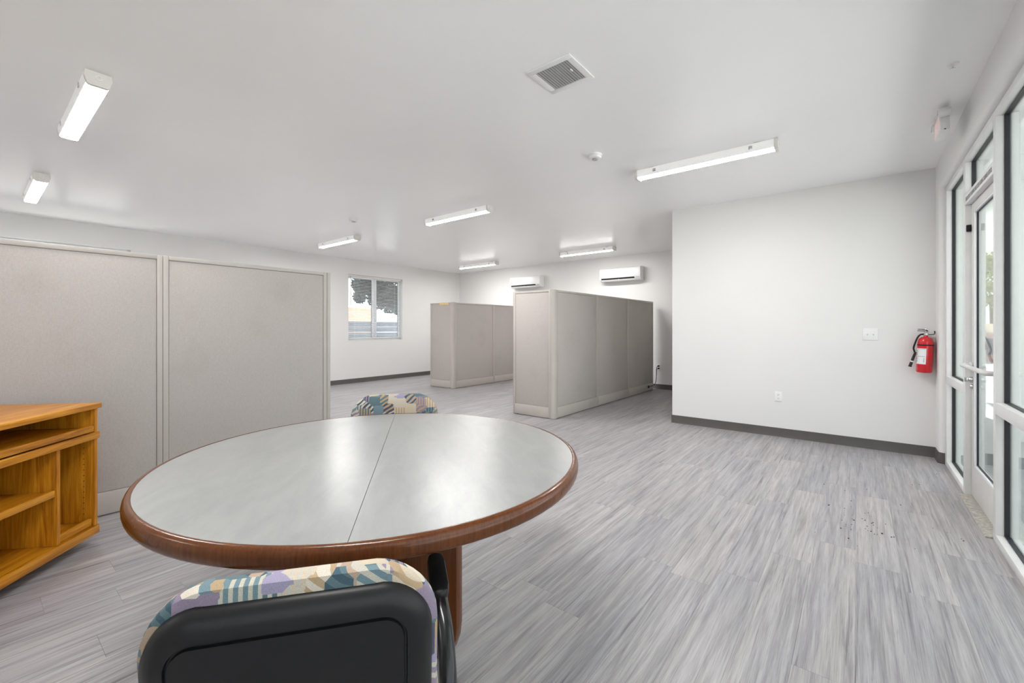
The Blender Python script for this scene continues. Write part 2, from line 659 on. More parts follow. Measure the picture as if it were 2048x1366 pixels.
# cove base
BP = [(0, 0), (0.010, 0), (0.0055, 0.012), (0.005, 0.1), (0, 0.102)]


def base_run(name, prof_axis, sign, at_, a, b_):
    if prof_axis == 'y':      # run along y, wall plane x = at_
        mb = MB().prism([(at_ + sign * p[0], p[1]) for p in BP], 'y', a, b_)
    else:                     # run along x, wall plane y = at_
        mb = MB().prism([(at_ + sign * p[0], p[1]) for p in BP], 'x', a, b_)
    return struct(mb, name, 'cove_rubber', smooth=30)


base_run('baseboard_left', 'y', 1, XL, YF, YB)
base_run('baseboard_back', 'x', -1, YB, XL + 0.011, BX - 0.0005)
base_run('baseboard_front', 'x', -1, BY, BX - 0.009, XR - 0.0005)
base_run('baseboard_side', 'y', -1, BX, BY - 0.009, YB - 0.011)
bb = MB()
path = [(XR, BY - 0.0105)] + arc + [(XR + 0.0395, OY1)]
for th, z0, z1 in ((0.010, 0, 0.012), (0.0055, 0.012, 0.101)):
    outer = [(XR - th, BY - 0.0105)] + [(XR + RB - (RB + th) * math.cos(a), OY1 + RB - (RB + th) * math.sin(a)) for a in [i * PI / 2 / 6 for i in range(7)]] + [(XR + 0.0395, OY1 - th)]
    bb.prism(path + outer[::-1], 'z', z0, z1)
struct(bb, 'baseboard_right', 'cove_rubber', smooth=30)

# ------------------------------------------------------------------ left windows


def sliding_window(n, w):
    ya, yb_, za, zb = w
    r = frame_root('window_%d' % n)
    fx0, fx1 = XL - 0.165, XL - 0.095
    t = 0.038
    for nm, bx in (('window_frame', (ya, yb_, za, za + t)), ('window_frame', (ya, yb_, zb - t, zb)), ('window_frame', (ya, ya + t, za + t, zb - t)), ('window_frame', (yb_ - t, yb_, za + t, zb - t))):
        MB().box(fx0, fx1, *bx).build(nm, 'vinyl_white', r, bevel=0.003)
    ym = (ya + yb_) / 2
    MB().box(fx0 + 0.012, fx1 - 0.004, ym - 0.03, ym + 0.03, za + t, zb - t).build('mullion', 'vinyl_white', r, bevel=0.003)
    for a, c_, dx in ((ya + t, ym - 0.03, -0.012), (ym + 0.03, yb_ - t, 0.012)):
        x = (fx0 + fx1) / 2 + dx
        s_ = MB()
        for q in ((a, c_, za + t, za + t + 0.03), (a, c_, zb - t - 0.03, zb - t), (a, a + 0.028, za + t + 0.03, zb - t - 0.03), (c_ - 0.028, c_, za + t + 0.03, zb - t - 0.03)):
            s_.box(x - 0.012, x + 0.012, *q)
        sa = s_.build('sash', 'vinyl_white', r, bevel=0.002)
        gk = MB()
        for q in ((a + 0.026, c_ - 0.026, za + t + 0.028, za + t + 0.036), (a + 0.026, c_ - 0.026, zb - t - 0.036, zb - t - 0.028), (a + 0.026, a + 0.034, za + t + 0.036, zb - t - 0.036), (c_ - 0.034, c_ - 0.026, za + t + 0.036, zb - t - 0.036)):
            gk.box(x - 0.006, x + 0.006, *q)
        gk.build('gasket', 'gasket', sa, smooth=0)
        MB().box(x - 0.003, x + 0.003, a + 0.02, c_ - 0.02, za + t + 0.02, zb - t - 0.02).build('pane', 'pane_glass', sa, smooth=0)
    MB().box(fx1, XL + 0.002, ya, yb_, za - 0.001, za + 0.006).build('window_sill', 'wall_paint', r, smooth=0)
    return r


sliding_window(1, W1)
sliding_window(2, W2)

# horizontal blind in the far window
bl = thing('window_blind', 'thin horizontal slat blind hanging open in the far left window', 'blind', (XL - 0.06, (W1[0] + W1[1]) / 2, W1[3]))
hw = (W1[1] - W1[0]) / 2 - 0.012
MB().box(-0.02, 0.02, -hw, hw, -0.045, -0.002).build('headrail', 'warm_plastic', bl, bevel=0.003)
slat = MB()
ns = 4
cross = []
for i in range(ns + 1):
    u_ = -1 + 2 * i / ns
    cross.append((0.0155 * u_, 0.0022 * (1 - u_ * u_) - 0.0045 * u_))
poly = [(x, z) for x, z in cross] + [(x, z - 0.0012) for x, z in reversed(cross)]
slat.prism(poly, 'y', -hw + 0.006, hw - 0.006)
sm = slat.mesh('slat', 'vinyl_white', smooth=0)
zz = -0.062
while zz > -(W1[3] - W1[2]) + 0.035:
    o = bpy.data.objects.new('slat', sm)
    C.objects.link(o)
    o.parent = bl
    o.location = (0, 0, zz)
    zz -= 0.0345
MB().box(-0.014, 0.014, -hw + 0.005, hw - 0.005, zz + 0.010, zz + 0.024).build('bottom_rail', 'warm_plastic', bl, bevel=0.003)
for yy in (-hw + 0.18, 0.02, hw - 0.18):
    MB().tube([(0, yy, -0.03), (0, yy, zz + 0.02)], 0.0012, 5).build('ladder_cord', 'vinyl_white', bl)
MB().tube([(0.028, -hw + 0.06, -0.03), (0.030, -hw + 0.062, -0.70)], 0.006, 8).build('tilt_wand', 'grey_plastic', bl)

# ------------------------------------------------------------------ storefront on the right
FX0, FX1, GX = 0.635, 0.735, 0.684
tr1 = frame_root('trim_1')
posts = [(5.561, 5.651), (4.693, 4.763), (3.772, 3.824), (1.90, 1.95), (0.05, 0.10), (-1.80, -1.75), (-3.50, -3.45), (-5.198, -5.15)]
for pa, pb in posts:
    MB().box(FX0, FX1, pa, pb, 0.0, 2.551).build('post', 'frame_white', tr1, bevel=0.002)
ZS, ZM0, ZM1, ZH = 0.046, 0.755, 0.825, 2.508


def gasket_ring(r, ya, yb_, za, zb):
    g = MB()
    t = 0.006
    for q in ((ya, yb_, za, za + t), (ya, yb_, zb - t, zb), (ya, ya + t, za + t, zb - t), (yb_ - t, yb_, za + t, zb - t)):
        g.box(0.670, 0.698, *q)
    return g.build('gasket', 'gasket', r, smooth=0)


def bay(n, ya, yb_):
    r = frame_root('window_%d' % n)
    MB().box(FX0, FX1, ya, yb_, 0.0, ZS).build('sill', 'frame_white', r, bevel=0.002)
    MB().box(FX0, FX1, ya, yb_, ZM0, ZM1).build('mid_rail', 'frame_white', r, bevel=0.002)
    MB().box(FX0, FX1, ya, yb_, ZH, 2.551).build('head_rail', 'frame_white', r, bevel=0.002)
    for za, zb in ((ZS, ZM0), (ZM1, ZH)):
        MB().box(GX - 0.003, GX + 0.003, ya + 0.004, yb_ - 0.004, za + 0.004, zb - 0.004).build('pane', 'pane_glass', r, smooth=0)
        gasket_ring(r, ya, yb_, za, zb)
    return r


bay(3, 4.763, 5.561)
bay(4, 1.95, 3.772)
bay(5, 0.10, 1.90)
bay(6, -1.75, 0.05)
bay(7, -3.45, -1.80)
bay(9, -5.15, -3.50)

# transom over the door, with the door header
r = frame_root('window_8')
DY0, DY1 = 3.824, 4.693
hd = MB().box(FX0, FX1, DY0, DY1, 2.187, 2.262).build('door_header', 'frame_white', r, bevel=0.002)
text_mesh('lettering', 'THIS DOOR TO REMAIN UNLOCKED DURING BUSINESS HOURS', 0.044, 'print_grey', hd,
          Matrix.Translation((FX0 - 0.0004, DY1 - 0.03, 2.207)) @ Matrix(((0, 0, -1, 0), (-1, 0, 0, 0), (0, 1, 0, 0), (0, 0, 0, 1))), width=DY1 - DY0 - 0.06)
MB().box(FX0, FX1, DY0, DY1, ZH, 2.551).build('head_rail', 'frame_white', r, bevel=0.002)
MB().box(GX - 0.003, GX + 0.003, DY0 + 0.004, DY1 - 0.004, 2.266, ZH - 0.004).build('pane', 'pane_glass', r, smooth=0)
gasket_ring(r, DY0, DY1, 2.262, ZH)

# the glazed door
d = frame_root('door_1')
DX0, DX1 = 0.668, 0.712
y0, y1 = DY0 + 0.005, DY1 - 0.005
SW = 0.082
MB().box(DX0, DX1, y1 - SW, y1, 0.018, 2.183).build('stile', 'door_grey', d, bevel=0.002)
MB().box(DX0, DX1, y0, y0 + SW, 0.018, 2.183).build('stile', 'door_grey', d, bevel=0.002)
MB().box(DX0, DX1, y0 + SW, y1 - SW, 0.018, 0.246).build('bottom_rail', 'door_grey', d, bevel=0.002)
MB().box(DX0, DX1, y0 + SW, y1 - SW, 2.120, 2.183).build('top_rail', 'door_grey', d, bevel=0.002)
ga, gb = y0 + SW, y1 - SW
st = MB()
for q in ((ga, gb, 0.246, 0.258), (ga, gb, 2.110, 2.120), (ga, ga + 0.010, 0.258, 2.110), (gb - 0.010, gb, 0.258, 2.110)):
    st.box(DX0 + 0.002, DX0 + 0.014, *q)
st.build('glass_stop', 'vinyl_white', d, bevel=0.001)
g = MB()
for q in ((ga, gb, 0.258, 0.264), (ga, gb, 2.104, 2.110), (ga + 0.010, ga + 0.015, 0.264, 2.104), (gb - 0.015, gb - 0.010, 0.264, 2.104)):
    g.box(DX0 + 0.014, DX0 + 0.024, *q)
g.build('gasket', 'gasket', d, smooth=0)
MB().box(0.687, 0.693, ga + 0.004, gb - 0.004, 0.250, 2.116).build('pane', 'pane_glass', d, smooth=0)
pb_ = MB().tube([(0.660, y1 - 0.04, 0.985), (0.622, y1 - 0.042, 0.985), (0.612, y1 - 0.055, 0.985), (0.610, y1 - 0.09, 0.986), (0.610, y0 + 0.09, 0.986),
                 (0.612, y0 + 0.055, 0.985), (0.622, y0 + 0.042, 0.985), (0.660, y0 + 0.04, 0.985)], 0.015, 12)
pb_.build('push_bar', 'door_grey', d)
for yy in (y1 - 0.04, y0 + 0.04):
    MB().lathe([(0.024, 0.655), (0.024, 0.666)], (0, yy, 0.985), 'x', 16).build('bar_flange', 'door_grey', d)
lk = MB().lathe([(0.0001, 0.646), (0.014, 0.647), (0.016, 0.650), (0.019, 0.656), (0.021, 0.666)], (0, y1 - 0.045, 0.878), 'x', 18).build('lock_cylinder', 'steel', d)
MB().box(0.625, 0.648, y1 - 0.049, y1 - 0.041, 0.862, 0.894).build('thumb_turn', 'steel', lk, bevel=0.002)
MB().lathe([(0.0001, 0.652), (0.012, 0.653), (0.017, 0.660), (0.018, 0.666)], (0, y1 - 0.045, 0.828), 'x', 18).build('lock_escutcheon', 'steel', d)
MB().box(0.640, 0.668, 4.676, 4.6925, 1.985, 2.035).build('door_stop_clip', 'black_plastic', d, bevel=0.003)
MB().prism([(0.602, 0.0), (0.604, 0.006), (0.640, 0.013), (0.722, 0.013), (0.722, 0.0)], 'y', DY0, DY1).build('threshold', 'worn_aluminium', d, smooth=20)

# ------------------------------------------------------------------ ceiling lamps


def make_lamp():
    r = thing('ceiling_lamp', 'x', 'ceiling light', (0, 0, H), 0, 'four-foot ceiling lights')
    L, wd, z0, z1 = 0.61, 0.064, -0.094, -0.012
    MB().prism([(-wd, z1 - 0.028), (-wd + 0.004, z1), (wd - 0.004, z1), (wd, z1 - 0.028), (wd - 0.010, z1 - 0.066), (-wd + 0.010, z1 - 0.066)], 'x', -L + 0.03, L - 0.03).build('housing', 'lamp_side', r)
    n = 8
    prof = [(-(wd - 0.0125) + 2 * (wd - 0.0125) * i / n, z1 - 0.0662 - 0.008 * (1 - (2 * i / n - 1) ** 2)) for i in range(n + 1)] + [(wd - 0.0125, z1 - 0.0661), (-wd + 0.0125, z1 - 0.0661)]
    MB().prism(prof, 'x', -L + 0.034, L - 0.034).build('diffuser', 'lamp_lens', r)
    for s_ in (-1, 1):
        xa, xb = (L - 0.030, L) if s_ > 0 else (-L, -L + 0.030)
        cap = MB().prism([(-wd - 0.001, z1 - 0.03), (-wd + 0.004, z1 + 0.002), (wd - 0.004, z1 + 0.002), (wd + 0.001, z1 - 0.03), (wd - 0.012, z0 + 0.008), (wd - 0.022, z0), (-wd + 0.022, z0), (-wd + 0.012, z0 + 0.008)], 'x', xa, xb).build('end_cap', 'warm_plastic', r, bevel=0.003)
        e = xb if s_ > 0 else xa
        prof_k = [(0.011, e - 0.001), (0.011, e + s_ * 0.004), (0.016, e + s_ * 0.004), (0.016, e - 0.001)]
        MB().lathe(prof_k if s_ > 0 else prof_k, (0, 0, z1 - 0.034), 'x', 16).build('knockout_ring', 'white_plastic', cap)
        MB().box(s_ * (L - 0.16) - 0.02, s_ * (L - 0.16) + 0.02, -0.035, 0.035, z1 - 0.002, 0.0).build('mounting_bracket', 'grey_plastic', r)
        for t in (-1, 1):
            MB().box(s_ * (L - 0.20) - 0.014, s_ * (L - 0.20) + 0.014, t * (wd - 0.002), t * (wd + 0.004), z1 - 0.046, z1 - 0.018).build('latch', 'steel', r, bevel=0.001)
    return r


lamp0 = make_lamp()
LAMPS = [(-1.115, 4.17, 'long ceiling light nearest the bare white wall and the smoke detector'),
         (-4.24, 4.14, 'ceiling light in the middle of the room, in front of the tall cubicle end'),
         (-7.17, 4.10, 'ceiling light in front of the far left window'),
         (-7.20, 7.74, 'ceiling light in the far corner, above the left wall air conditioner'),
         (-4.22, 7.70, 'ceiling light in front of the right wall air conditioner'),
         (-4.21, 0.505, 'ceiling light at upper left, the larger of the two seen end on'),
         (-7.00, 0.480, 'ceiling light at far left, the smaller of the two seen end on'),
         (-1.115, 0.50, 'ceiling light overhead beside the glass wall, just above the top of the picture'),
         (-4.22, -3.15, 'unseen ceiling light added behind the camera in the middle column'),  # this row is unseen, added to brighten the foreground and ceiling
         (-7.10, -3.15, 'unseen ceiling light added behind the camera nearest the left wall')]
for i, (x, y, lab) in enumerate(LAMPS):
    o = lamp0 if i == 0 else copy_tree(lamp0)
    o.location = (x, y, H)
    o['label'] = lab

# ceiling register
vt = thing('ceiling_vent', 'square white louvred air register in the ceiling', 'air vent', (-1.43, 2.28, H))
hs, hi = 0.152, 0.112
fr = MB()
for q in ((-hs, hs, -hs, -hi), (-hs, hs, hi, hs), (-hs, -hi, -hi, hi), (hi, hs, -hi, hi)):
    fr.box(q[0], q[1], q[2], q[3], -0.008, 0.0)
fr.build('vent_frame', 'white_plastic', vt, bevel=0.002)
MB().box(-hi, hi, -hi, hi, -0.0015, -0.0005).build('vent_back', 'vent_back', vt, smooth=0)
vm = MB().prism([(-0.006, -0.002), (-0.0045, -0.002), (0.006, -0.0095), (0.0045, -0.0095)], 'y', -hi + 0.001, hi - 0.001).mesh('louvre', 'white_plastic', smooth=0)
for i in range(13):
    o = bpy.data.objects.new('louvre', vm)
    C.objects.link(o)
    o.parent = vt
    o.location = (-hi + 0.010 + i * (2 * hi - 0.02) / 12, 0, 0)
MB().box(hi - 0.028, hi - 0.02, -0.03, -0.005, -0.016, -0.008).build('damper_lever', 'white_plastic', vt, bevel=0.002)


def detector(loc, label, mat, r):
    t = thing('smoke_detector', label, 'smoke detector', loc, 0, 'smoke detectors')
    MB().lathe([(r, 0.0), (r, -0.010), (r * 0.98, -0.012)], (0, 0, 0), 'z', 28).build('mounting_plate', mat, t)
    MB().lathe([(r * 0.90, -0.011), (r * 0.92, -0.022), (r * 0.80, -0.034), (r * 0.5, -0.038)], (0, 0, 0), 'z', 28).build('cover', mat, t)
    MB().lathe([(r * 0.45, -0.036), (r * 0.45, -0.044), (r * 0.38, -0.048), (0.0001, -0.049)], (0, 0, 0), 'z', 20).build('sensor_grille', 'grey_plastic', t)
    return t


detector((-1.85, 3.53, H), 'round white smoke detector on the ceiling beside the longest-looking light', 'white_plastic', 0.062)
detector((-5.66, 3.47, H), 'round grey smoke detector on the ceiling near the far left window light', 'warm_plastic', 0.062)
sp = thing('sprinkler_head', 'small white sprinkler head on the ceiling near the glass wall', 'sprinkler', (0.44, 3.63, H))
MB().lathe([(0.028, 0.0), (0.026, -0.005), (0.010, -0.007), (0.010, -0.014)], (0, 0, 0), 'z', 20).build('escutcheon', 'white_plastic', sp)
MB().lathe([(0.004, -0.013), (0.004, -0.026), (0.013, -0.027), (0.013, -0.029)], (0, 0, 0), 'z', 16).build('deflector', 'white_plastic', sp)

# exit sign hanging by the glass wall
ex = thing('exit_sign', 'white exit sign with red letters and emergency lamp heads on the ceiling', 'exit sign', (0.478, 4.40, H))
MB().box(-0.03, 0.03, -0.06, 0.06, -0.022, 0).build('canopy', 'white_plastic', ex, bevel=0.004)
MB().box(-0.024, 0.026, -0.140, 0.140, -0.172, -0.022).build('sign_body', 'white_plastic', ex, bevel=0.006)
text_mesh('exit_letters', 'EXIT', 0.145, 'exit_glow', ex,
          Matrix.Translation((-0.0245, 0.115, -0.150)) @ Matrix(((0, 0, -1, 0), (-1, 0, 0, 0), (0, 1, 0, 0), (0, 0, 0, 1))), width=0.23)
for s_ in (-1, 1):
    h_ = MB().lathe([(0.026, -0.034), (0.030, -0.030), (0.030, 0.022), (0.022, 0.034)], (-0.004, s_ * 0.160, -0.055), 'x', 20).build('lamp_head', 'white_plastic', ex)
    MB().lathe([(0.0001, -0.0365), (0.022, -0.036), (0.024, -0.033)], (-0.004, s_ * 0.160, -0.055), 'x', 20).build('lamp_lens', 'steel', h_)
MB().box(-0.004, 0.006, -0.142, -0.136, -0.169, -0.163).build('test_button', 'black_plastic', ex)

# ------------------------------------------------------------------ air conditioners


def make_ac():
    r = thing('air_conditioner', 'x', 'air conditioner', (0, 0, 0), 0, 'wall air conditioners')
    W = 0.465
    prof = [(0.0, -0.14), (0.0, 0.145), (-0.10, 0.145), (-0.165, 0.140), (-0.190, 0.128), (-0.200, 0.105), (-0.203, -0.075), (-0.190, -0.098), (-0.150, -0.132), (-0.11, -0.14)]
    MB().prism([(y, z) for y, z in prof], 'x', -W, W).build('body', 'white_plastic', r, bevel=0.006)
    MB().prism([(-0.200, 0.128), (-0.207, 0.104), (-0.209, -0.066), (-0.2035, -0.068), (-0.2005, 0.104), (-0.19, 0.128)], 'x', -W + 0.004, W - 0.004).build('front_panel', 'white_plastic', r, bevel=0.002)
    MB().prism([(-0.2055, -0.074), (-0.2045, -0.088), (-0.1925, -0.108), (-0.160, -0.118), (-0.19, -0.072)], 'x', -W + 0.045, W - 0.130).build('air_outlet', 'black_matte', r, smooth=0)
    MB().prism([(-0.202, -0.112), (-0.174, -0.139), (-0.170, -0.136), (-0.199, -0.108)], 'x', -W + 0.050, W - 0.120).build('louvre_flap', 'white_plastic', r, smooth=0)
    MB().box(-0.02, -0.012, -0.198, -0.186, -0.116, -0.094).build('flap_clip', 'white_plastic', r)
    MB().prism([(-0.2045, -0.082), (-0.199, -0.092), (-0.197, -0.089), (-0.2025, -0.080)], 'x', W - 0.095, W - 0.025).build('indicator_strip', 'grey_plastic', r, smooth=0)
    return r


ac = make_ac()
for i, (x, lab) in enumerate(((-3.975, 'white wall air conditioner above the tall partition run, nearer the projecting wall'),
                              (-6.50, 'white wall air conditioner nearer the far corner, partly over the tall partition end'))):
    o = ac if i == 0 else copy_tree(ac)
    o.location = (x, YB, 2.405)
    o['label'] = lab

# ------------------------------------------------------------------ cubicle partitions
PH = 1.79
PT = 0.03                       # half thickness


def section(root, origin, direction, length, nrm):
    """one panel: trim frame with recessed woven inserts on both faces and kick plates; direction/nrm are unit 2D vectors"""
    dx, dy = direction
    nx, ny = nrm

    def Q(s_, n_, z):
        return (origin[0] + dx * s_ + nx * n_, origin[1] + dy * s_ + ny * n_, z)

    def bx(mb, s0, s1, n0, n1, z0, z1):
        vs = [Q(s_, n_, z) for z in (z0, z1) for s_, n_ in ((s0, n0), (s1, n0), (s1, n1), (s0, n1))]
        mb.add(vs, [(3, 2, 1, 0), (4, 5, 6, 7), (0, 1, 5, 4), (1, 2, 6, 5), (2, 3, 7, 6), (3, 0, 4, 7)])
        return mb
    e = 0.0012
    t = 0.034
    fr = MB()
    bx(fr, e, t, -PT, PT, 0.007, PH)
    bx(fr, length - t, length - e, -PT, PT, 0.007, PH)
    bx(fr, t, length - t, -PT, PT, PH - 0.030, PH)
    bx(fr, t, length - t, -PT + 0.006, PT - 0.006, 0.018, 0.158)
    f_ = fr.build('panel_frame', 'partition_trim', root, bevel=0.0025)
    for s_ in (-1, 1):
        bx(MB(), t + 0.0015, length - t - 0.0015, s_ * 0.002, s_ * (PT - 0.005), 0.1595, PH - 0.0315).build('fabric_insert', 'partition_fabric', f_, bevel=0.004, smooth=50)
        bx(MB(), t - 0.004, length - t + 0.004, s_ * (PT - 0.0065), s_ * (PT + 0.002), 0.009, 0.154).build('kick_plate', 'partition_trim', f_, bevel=0.002)
    gl = MB()
    for s_ in (0.06, length - 0.06):
        p = Q(s_, 0, 0)
        gl.lathe([(0.012, 0.0), (0.012, 0.004), (0.006, 0.005), (0.006, 0.019)], (p[0], p[1], 0), 'z', 10)
    gl.build('glide', 'black_plastic', f_)
    return f_


def corner_post(root, cx, cy, sx, sy, name='corner_post'):
    """quarter-round post filling the square toward (sx, sy)"""
    r = 0.06
    pts = [(cx - sx * r * 0.0, cy), (cx, cy)]
    poly = [(cx - sx * 0.0, cy - sy * 0.0)]
    base = (cx, cy)
    arcp = [(base[0] + sx * 0.058 * math.cos(a), base[1] + sy * 0.058 * math.sin(a)) for a in [i * PI / 2 / 8 for i in range(9)]]
    return MB().prism([base] + arcp, 'z', 0.004, PH + 0.004).build(name, 'partition_trim', root)


pl = thing('cubicle_partition', 'long taupe fabric cubicle partition behind the oak cabinet and round table', 'partition', (0, 0, 0), 0, 'cubicle partitions')
xc = -3.96 - PT
section(pl, (xc, -1.60), (0, 1), 1.248, (1, 0))
section(pl, (xc, -0.352), (0, 1), 1.250, (1, 0))
section(pl, (xc, 0.898), (0, 1), 1.251, (1, 0))
MB().box(xc - PT - 0.005, xc + PT, 2.151, 2.186, 0.004, PH).build('end_trim', 'partition_trim', pl, bevel=0.006)
section(pl, (xc - PT, 2.12), (-1, 0), 1.22, (0, 1))

pc = thing('cubicle_partition', 'tall taupe cubicle partition in the middle whose end faces the table, power cord at its foot', 'partition', (0, 0, 0), 0, 'cubicle partitions')
y_c, x_c = 5.03, -3.26
section(pc, (-3.968, y_c + PT), (1, 0), 0.650, (0, 1))
corner_post(pc, x_c - 0.057, y_c + 0.058, 1, -1)
sec_prev = y_c + 0.0605
for ye in (6.313, 7.510, 8.735):
    section(pc, (x_c - PT, sec_prev), (0, 1), ye - sec_prev, (1, 0))
    sec_prev = ye
MB().box(-3.974, -3.9685, y_c, y_c + 2 * PT, 0.004, PH).build('end_trim', 'partition_trim', pc, bevel=0.002)

pm = thing('cubicle_partition', 'shorter-looking taupe cubicle partition farther back with a yellow tag on its end', 'partition', (0, 0, 0), 0, 'cubicle partitions')
y_m, x_m = 6.27, -6.535
section(pm, (-7.235, y_m + PT), (1, 0), 0.642, (0, 1))
corner_post(pm, x_m - 0.057, y_m + 0.058, 1, -1)
sec_prev = y_m + 0.0605
for ye in (7.56, 8.735):
    section(pm, (x_m - PT, sec_prev), (0, 1), ye - sec_prev, (1, 0))
    sec_prev = ye
MB().box(-7.241, -7.2355, y_m, y_m + 2 * PT, 0.004, PH).build('end_trim', 'partition_trim', pm, bevel=0.002)
tag(MB().box(-6.945, -6.668, y_m - 0.0030, y_m - 0.0006, 1.735, 1.788).build('name_strip', 'yellow_label', bevel=0.0005),
    'yellowish paper strip stuck to the top of the farther partition end', 'paper strip')

# ------------------------------------------------------------------ wall plates


def outlet(loc, label):
    t = thing('power_outlet', label, 'outlet', loc, 0, 'power outlets')
    MB().box(-0.036, 0.036, -0.006, 0, -0.058, 0.058).build('cover_plate', 'white_plastic', t, bevel=0.003)
    for s_ in (-1, 1):
        so = MB().lathe([(0.017, -0.0075), (0.0175, -0.004)], (0, 0, s_ * 0.02), 'y', 20).build('socket', 'white_plastic', t)
        MB().box(-0.0075, -0.0050, -0.0082, -0.0070, s_ * 0.02 - 0.002, s_ * 0.02 + 0.008).box(0.0050, 0.0075, -0.0082, -0.0070, s_ * 0.02 - 0.001, s_ * 0.02 + 0.008) \
            .box(-0.0025, 0.0025, -0.0082, -0.0070, s_ * 0.02 - 0.010, s_ * 0.02 - 0.005).build('slot', 'print_black', so, smooth=0)
    MB().lathe([(0.0001, -0.0078), (0.003, -0.0075), (0.0035, -0.0055)], (0, 0, 0), 'y', 10).build('screw', 'white_plastic', t)
    return t


outlet((-0.718, BY, 0.465), 'white duplex power outlet low on the bare white wall')
outlet((-3.195, YB, 0.452), 'wall outlet with two black plugs behind the tall partition end')
sw = thing('light_switch', 'white two-gang toggle light switch plate on the bare white wall', 'light switch', (0.105, BY, 1.195))
MB().box(-0.062, 0.062, -0.006, 0, -0.062, 0.062).build('cover_plate', 'white_plastic', sw, bevel=0.003)
for s_ in (-1, 1):
    MB().prism([(-0.006, -0.011), (-0.018, 0.004), (-0.016, 0.009), (-0.006, 0.011)], 'x', s_ * 0.024 - 0.005, s_ * 0.024 + 0.005).build('toggle', 'white_plastic', sw, bevel=0.001)
    for q in (-0.032, 0.032):
        MB().lathe([(0.0001, -0.0075), (0.003, -0.007), (0.0035, -0.0055)], (s_ * 0.024, 0, q), 'y', 10).build('screw', 'white_plastic', sw)

# power cord with two plugs
pcd = thing('electrical_cable', 'black power cord from the back wall outlet to the partition foot', 'cable', (0, 0, 0))
ox, oz = -3.195, 0.452
for s_ in (-1, 1):
    MB().box(ox - 0.016, ox + 0.016, YB - 0.046, YB - 0.009, oz + s_ * 0.024 - 0.015, oz + s_ * 0.024 + 0.015).build('plug', 'black_plastic', pcd, bevel=0.006)


def smoothpath(pts, n=6):
    P_ = [Vector(p) for p in pts]
    P_ = [P_[0] * 2 - P_[1]] + P_ + [P_[-1] * 2 - P_[-2]]
    out = []
    for i in range(1, len(P_) - 2):
        for k_ in range(n):
            t = k_ / n
            a, b_, c_, d_ = P_[i - 1:i + 3]
            out.append(0.5 * ((2 * b_) + (c_ - a) * t + (2 * a - 5 * b_ + 4 * c_ - d_) * t * t + (3 * b_ - a - 3 * c_ + d_) * t ** 3))
    out.append(P_[-2])
    return out


MB().tube(smoothpath([(ox, YB - 0.045, oz + 0.024), (ox - 0.008, YB - 0.085, oz + 0.012), (ox - 0.022, YB - 0.085, oz - 0.06), (ox - 0.020, YB - 0.09, oz - 0.15), (ox - 0.022, YB - 0.11, oz - 0.26), (ox - 0.030, YB - 0.19, oz - 0.345), (x_c + 0.012, 8.47, 0.088)]), 0.0055, 8).build('cord', 'black_plastic', pcd)
MB().tube(smoothpath([(ox, YB - 0.045, oz - 0.024), (ox - 0.012, YB - 0.09, oz - 0.045), (ox - 0.016, YB - 0.09, oz - 0.11), (ox - 0.014, YB - 0.095, oz - 0.16)]), 0.0045, 8).build('cord', 'black_plastic', pcd)
MB().box(x_c + 0.0025, x_c + 0.022, 8.435, 8.470, 0.064, 0.112).build('inlet_plug', 'black_plastic', pcd, bevel=0.004)

# ------------------------------------------------------------------ fire extinguisher
fe = thing('fire_extinguisher', 'red fire extinguisher with white label hung on the white wall beside the door', 'fire extinguisher', (0.505, BY - 0.082, 0.828), rot=(0, math.radians(2.2), 0))
RR = 0.059
body = [(0.0001, 0.004), (RR - 0.012, 0.0), (RR - 0.004, 0.004), (RR, 0.016), (RR, 0.285)] + [(RR * math.cos(a) * 0.70 + 0.30 * RR, 0.285 + 0.062 * math.sin(a)) for a in [i * PI / 2 / 7 for i in range(1, 8)]] + [(0.017, 0.350), (0.016, 0.362)]
MB().lathe(body, (0, 0, 0), 'z', 40).build('cylinder', 'red_enamel', fe)
MB().lathe([(RR + 0.0012, 0.262), (RR + 0.002, 0.264), (RR + 0.002, 0.271), (RR + 0.0012, 0.273)], (0, 0, 0), 'z', 40).build('strap', 'black_plastic', fe)
MB().lathe([(0.017, 0.360), (0.019, 0.364), (0.019, 0.382), (0.014, 0.386), (0.013, 0.402)], (0, 0, 0), 'z', 20).build('valve', 'grey_plastic', fe)
MB().box(-0.062, 0.020, -0.010, 0.010, 0.400, 0.406).build('carry_handle', 'black_plastic', fe, bevel=0.002)
MB().prism([(-0.060, 0.422), (-0.010, 0.420), (0.020, 0.408), (0.020, 0.402), (0.012, 0.402), (-0.012, 0.413), (-0.060, 0.416)], 'y', -0.010, 0.010).build('squeeze_lever', 'black_plastic', fe, bevel=0.002)
MB().lathe([(0.010, -0.024), (0.011, -0.020), (0.011, -0.013)], (0.002, 0, 0.374), 'y', 16).build('pressure_gauge', 'brass', fe)
MB().lathe([(0.0001, -0.0248), (0.0095, -0.0242)], (0.002, 0, 0.374), 'y', 16).build('gauge_face', 'label_white', fe)
MB().tube([(0.014 * math.cos(a) + 0.004, -0.016, 0.414 + 0.014 * math.sin(a)) for a in [2 * PI * i / 12 for i in range(13)]], 0.0016, 6).build('safety_pin_ring', 'steel', fe)
MB().tube(smoothpath([(-0.016, -0.004, 0.372), (-0.040, -0.008, 0.366), (-0.060, -0.012, 0.335), (-0.078, -0.016, 0.270), (-0.084, -0.018, 0.230), (-0.076, -0.02, 0.20), (-0.070, -0.02, 0.17)]), 0.0075, 10).build('hose', 'black_plastic', fe)
nz = MB().lathe([(0.0085, 0.0), (0.011, -0.03), (0.012, -0.14), (0.014, -0.15)], (0, 0, 0), 'z', 14).build('nozzle', 'black_plastic', fe, loc=(-0.069, -0.022, 0.195), rot=(0, math.radians(14), 0))
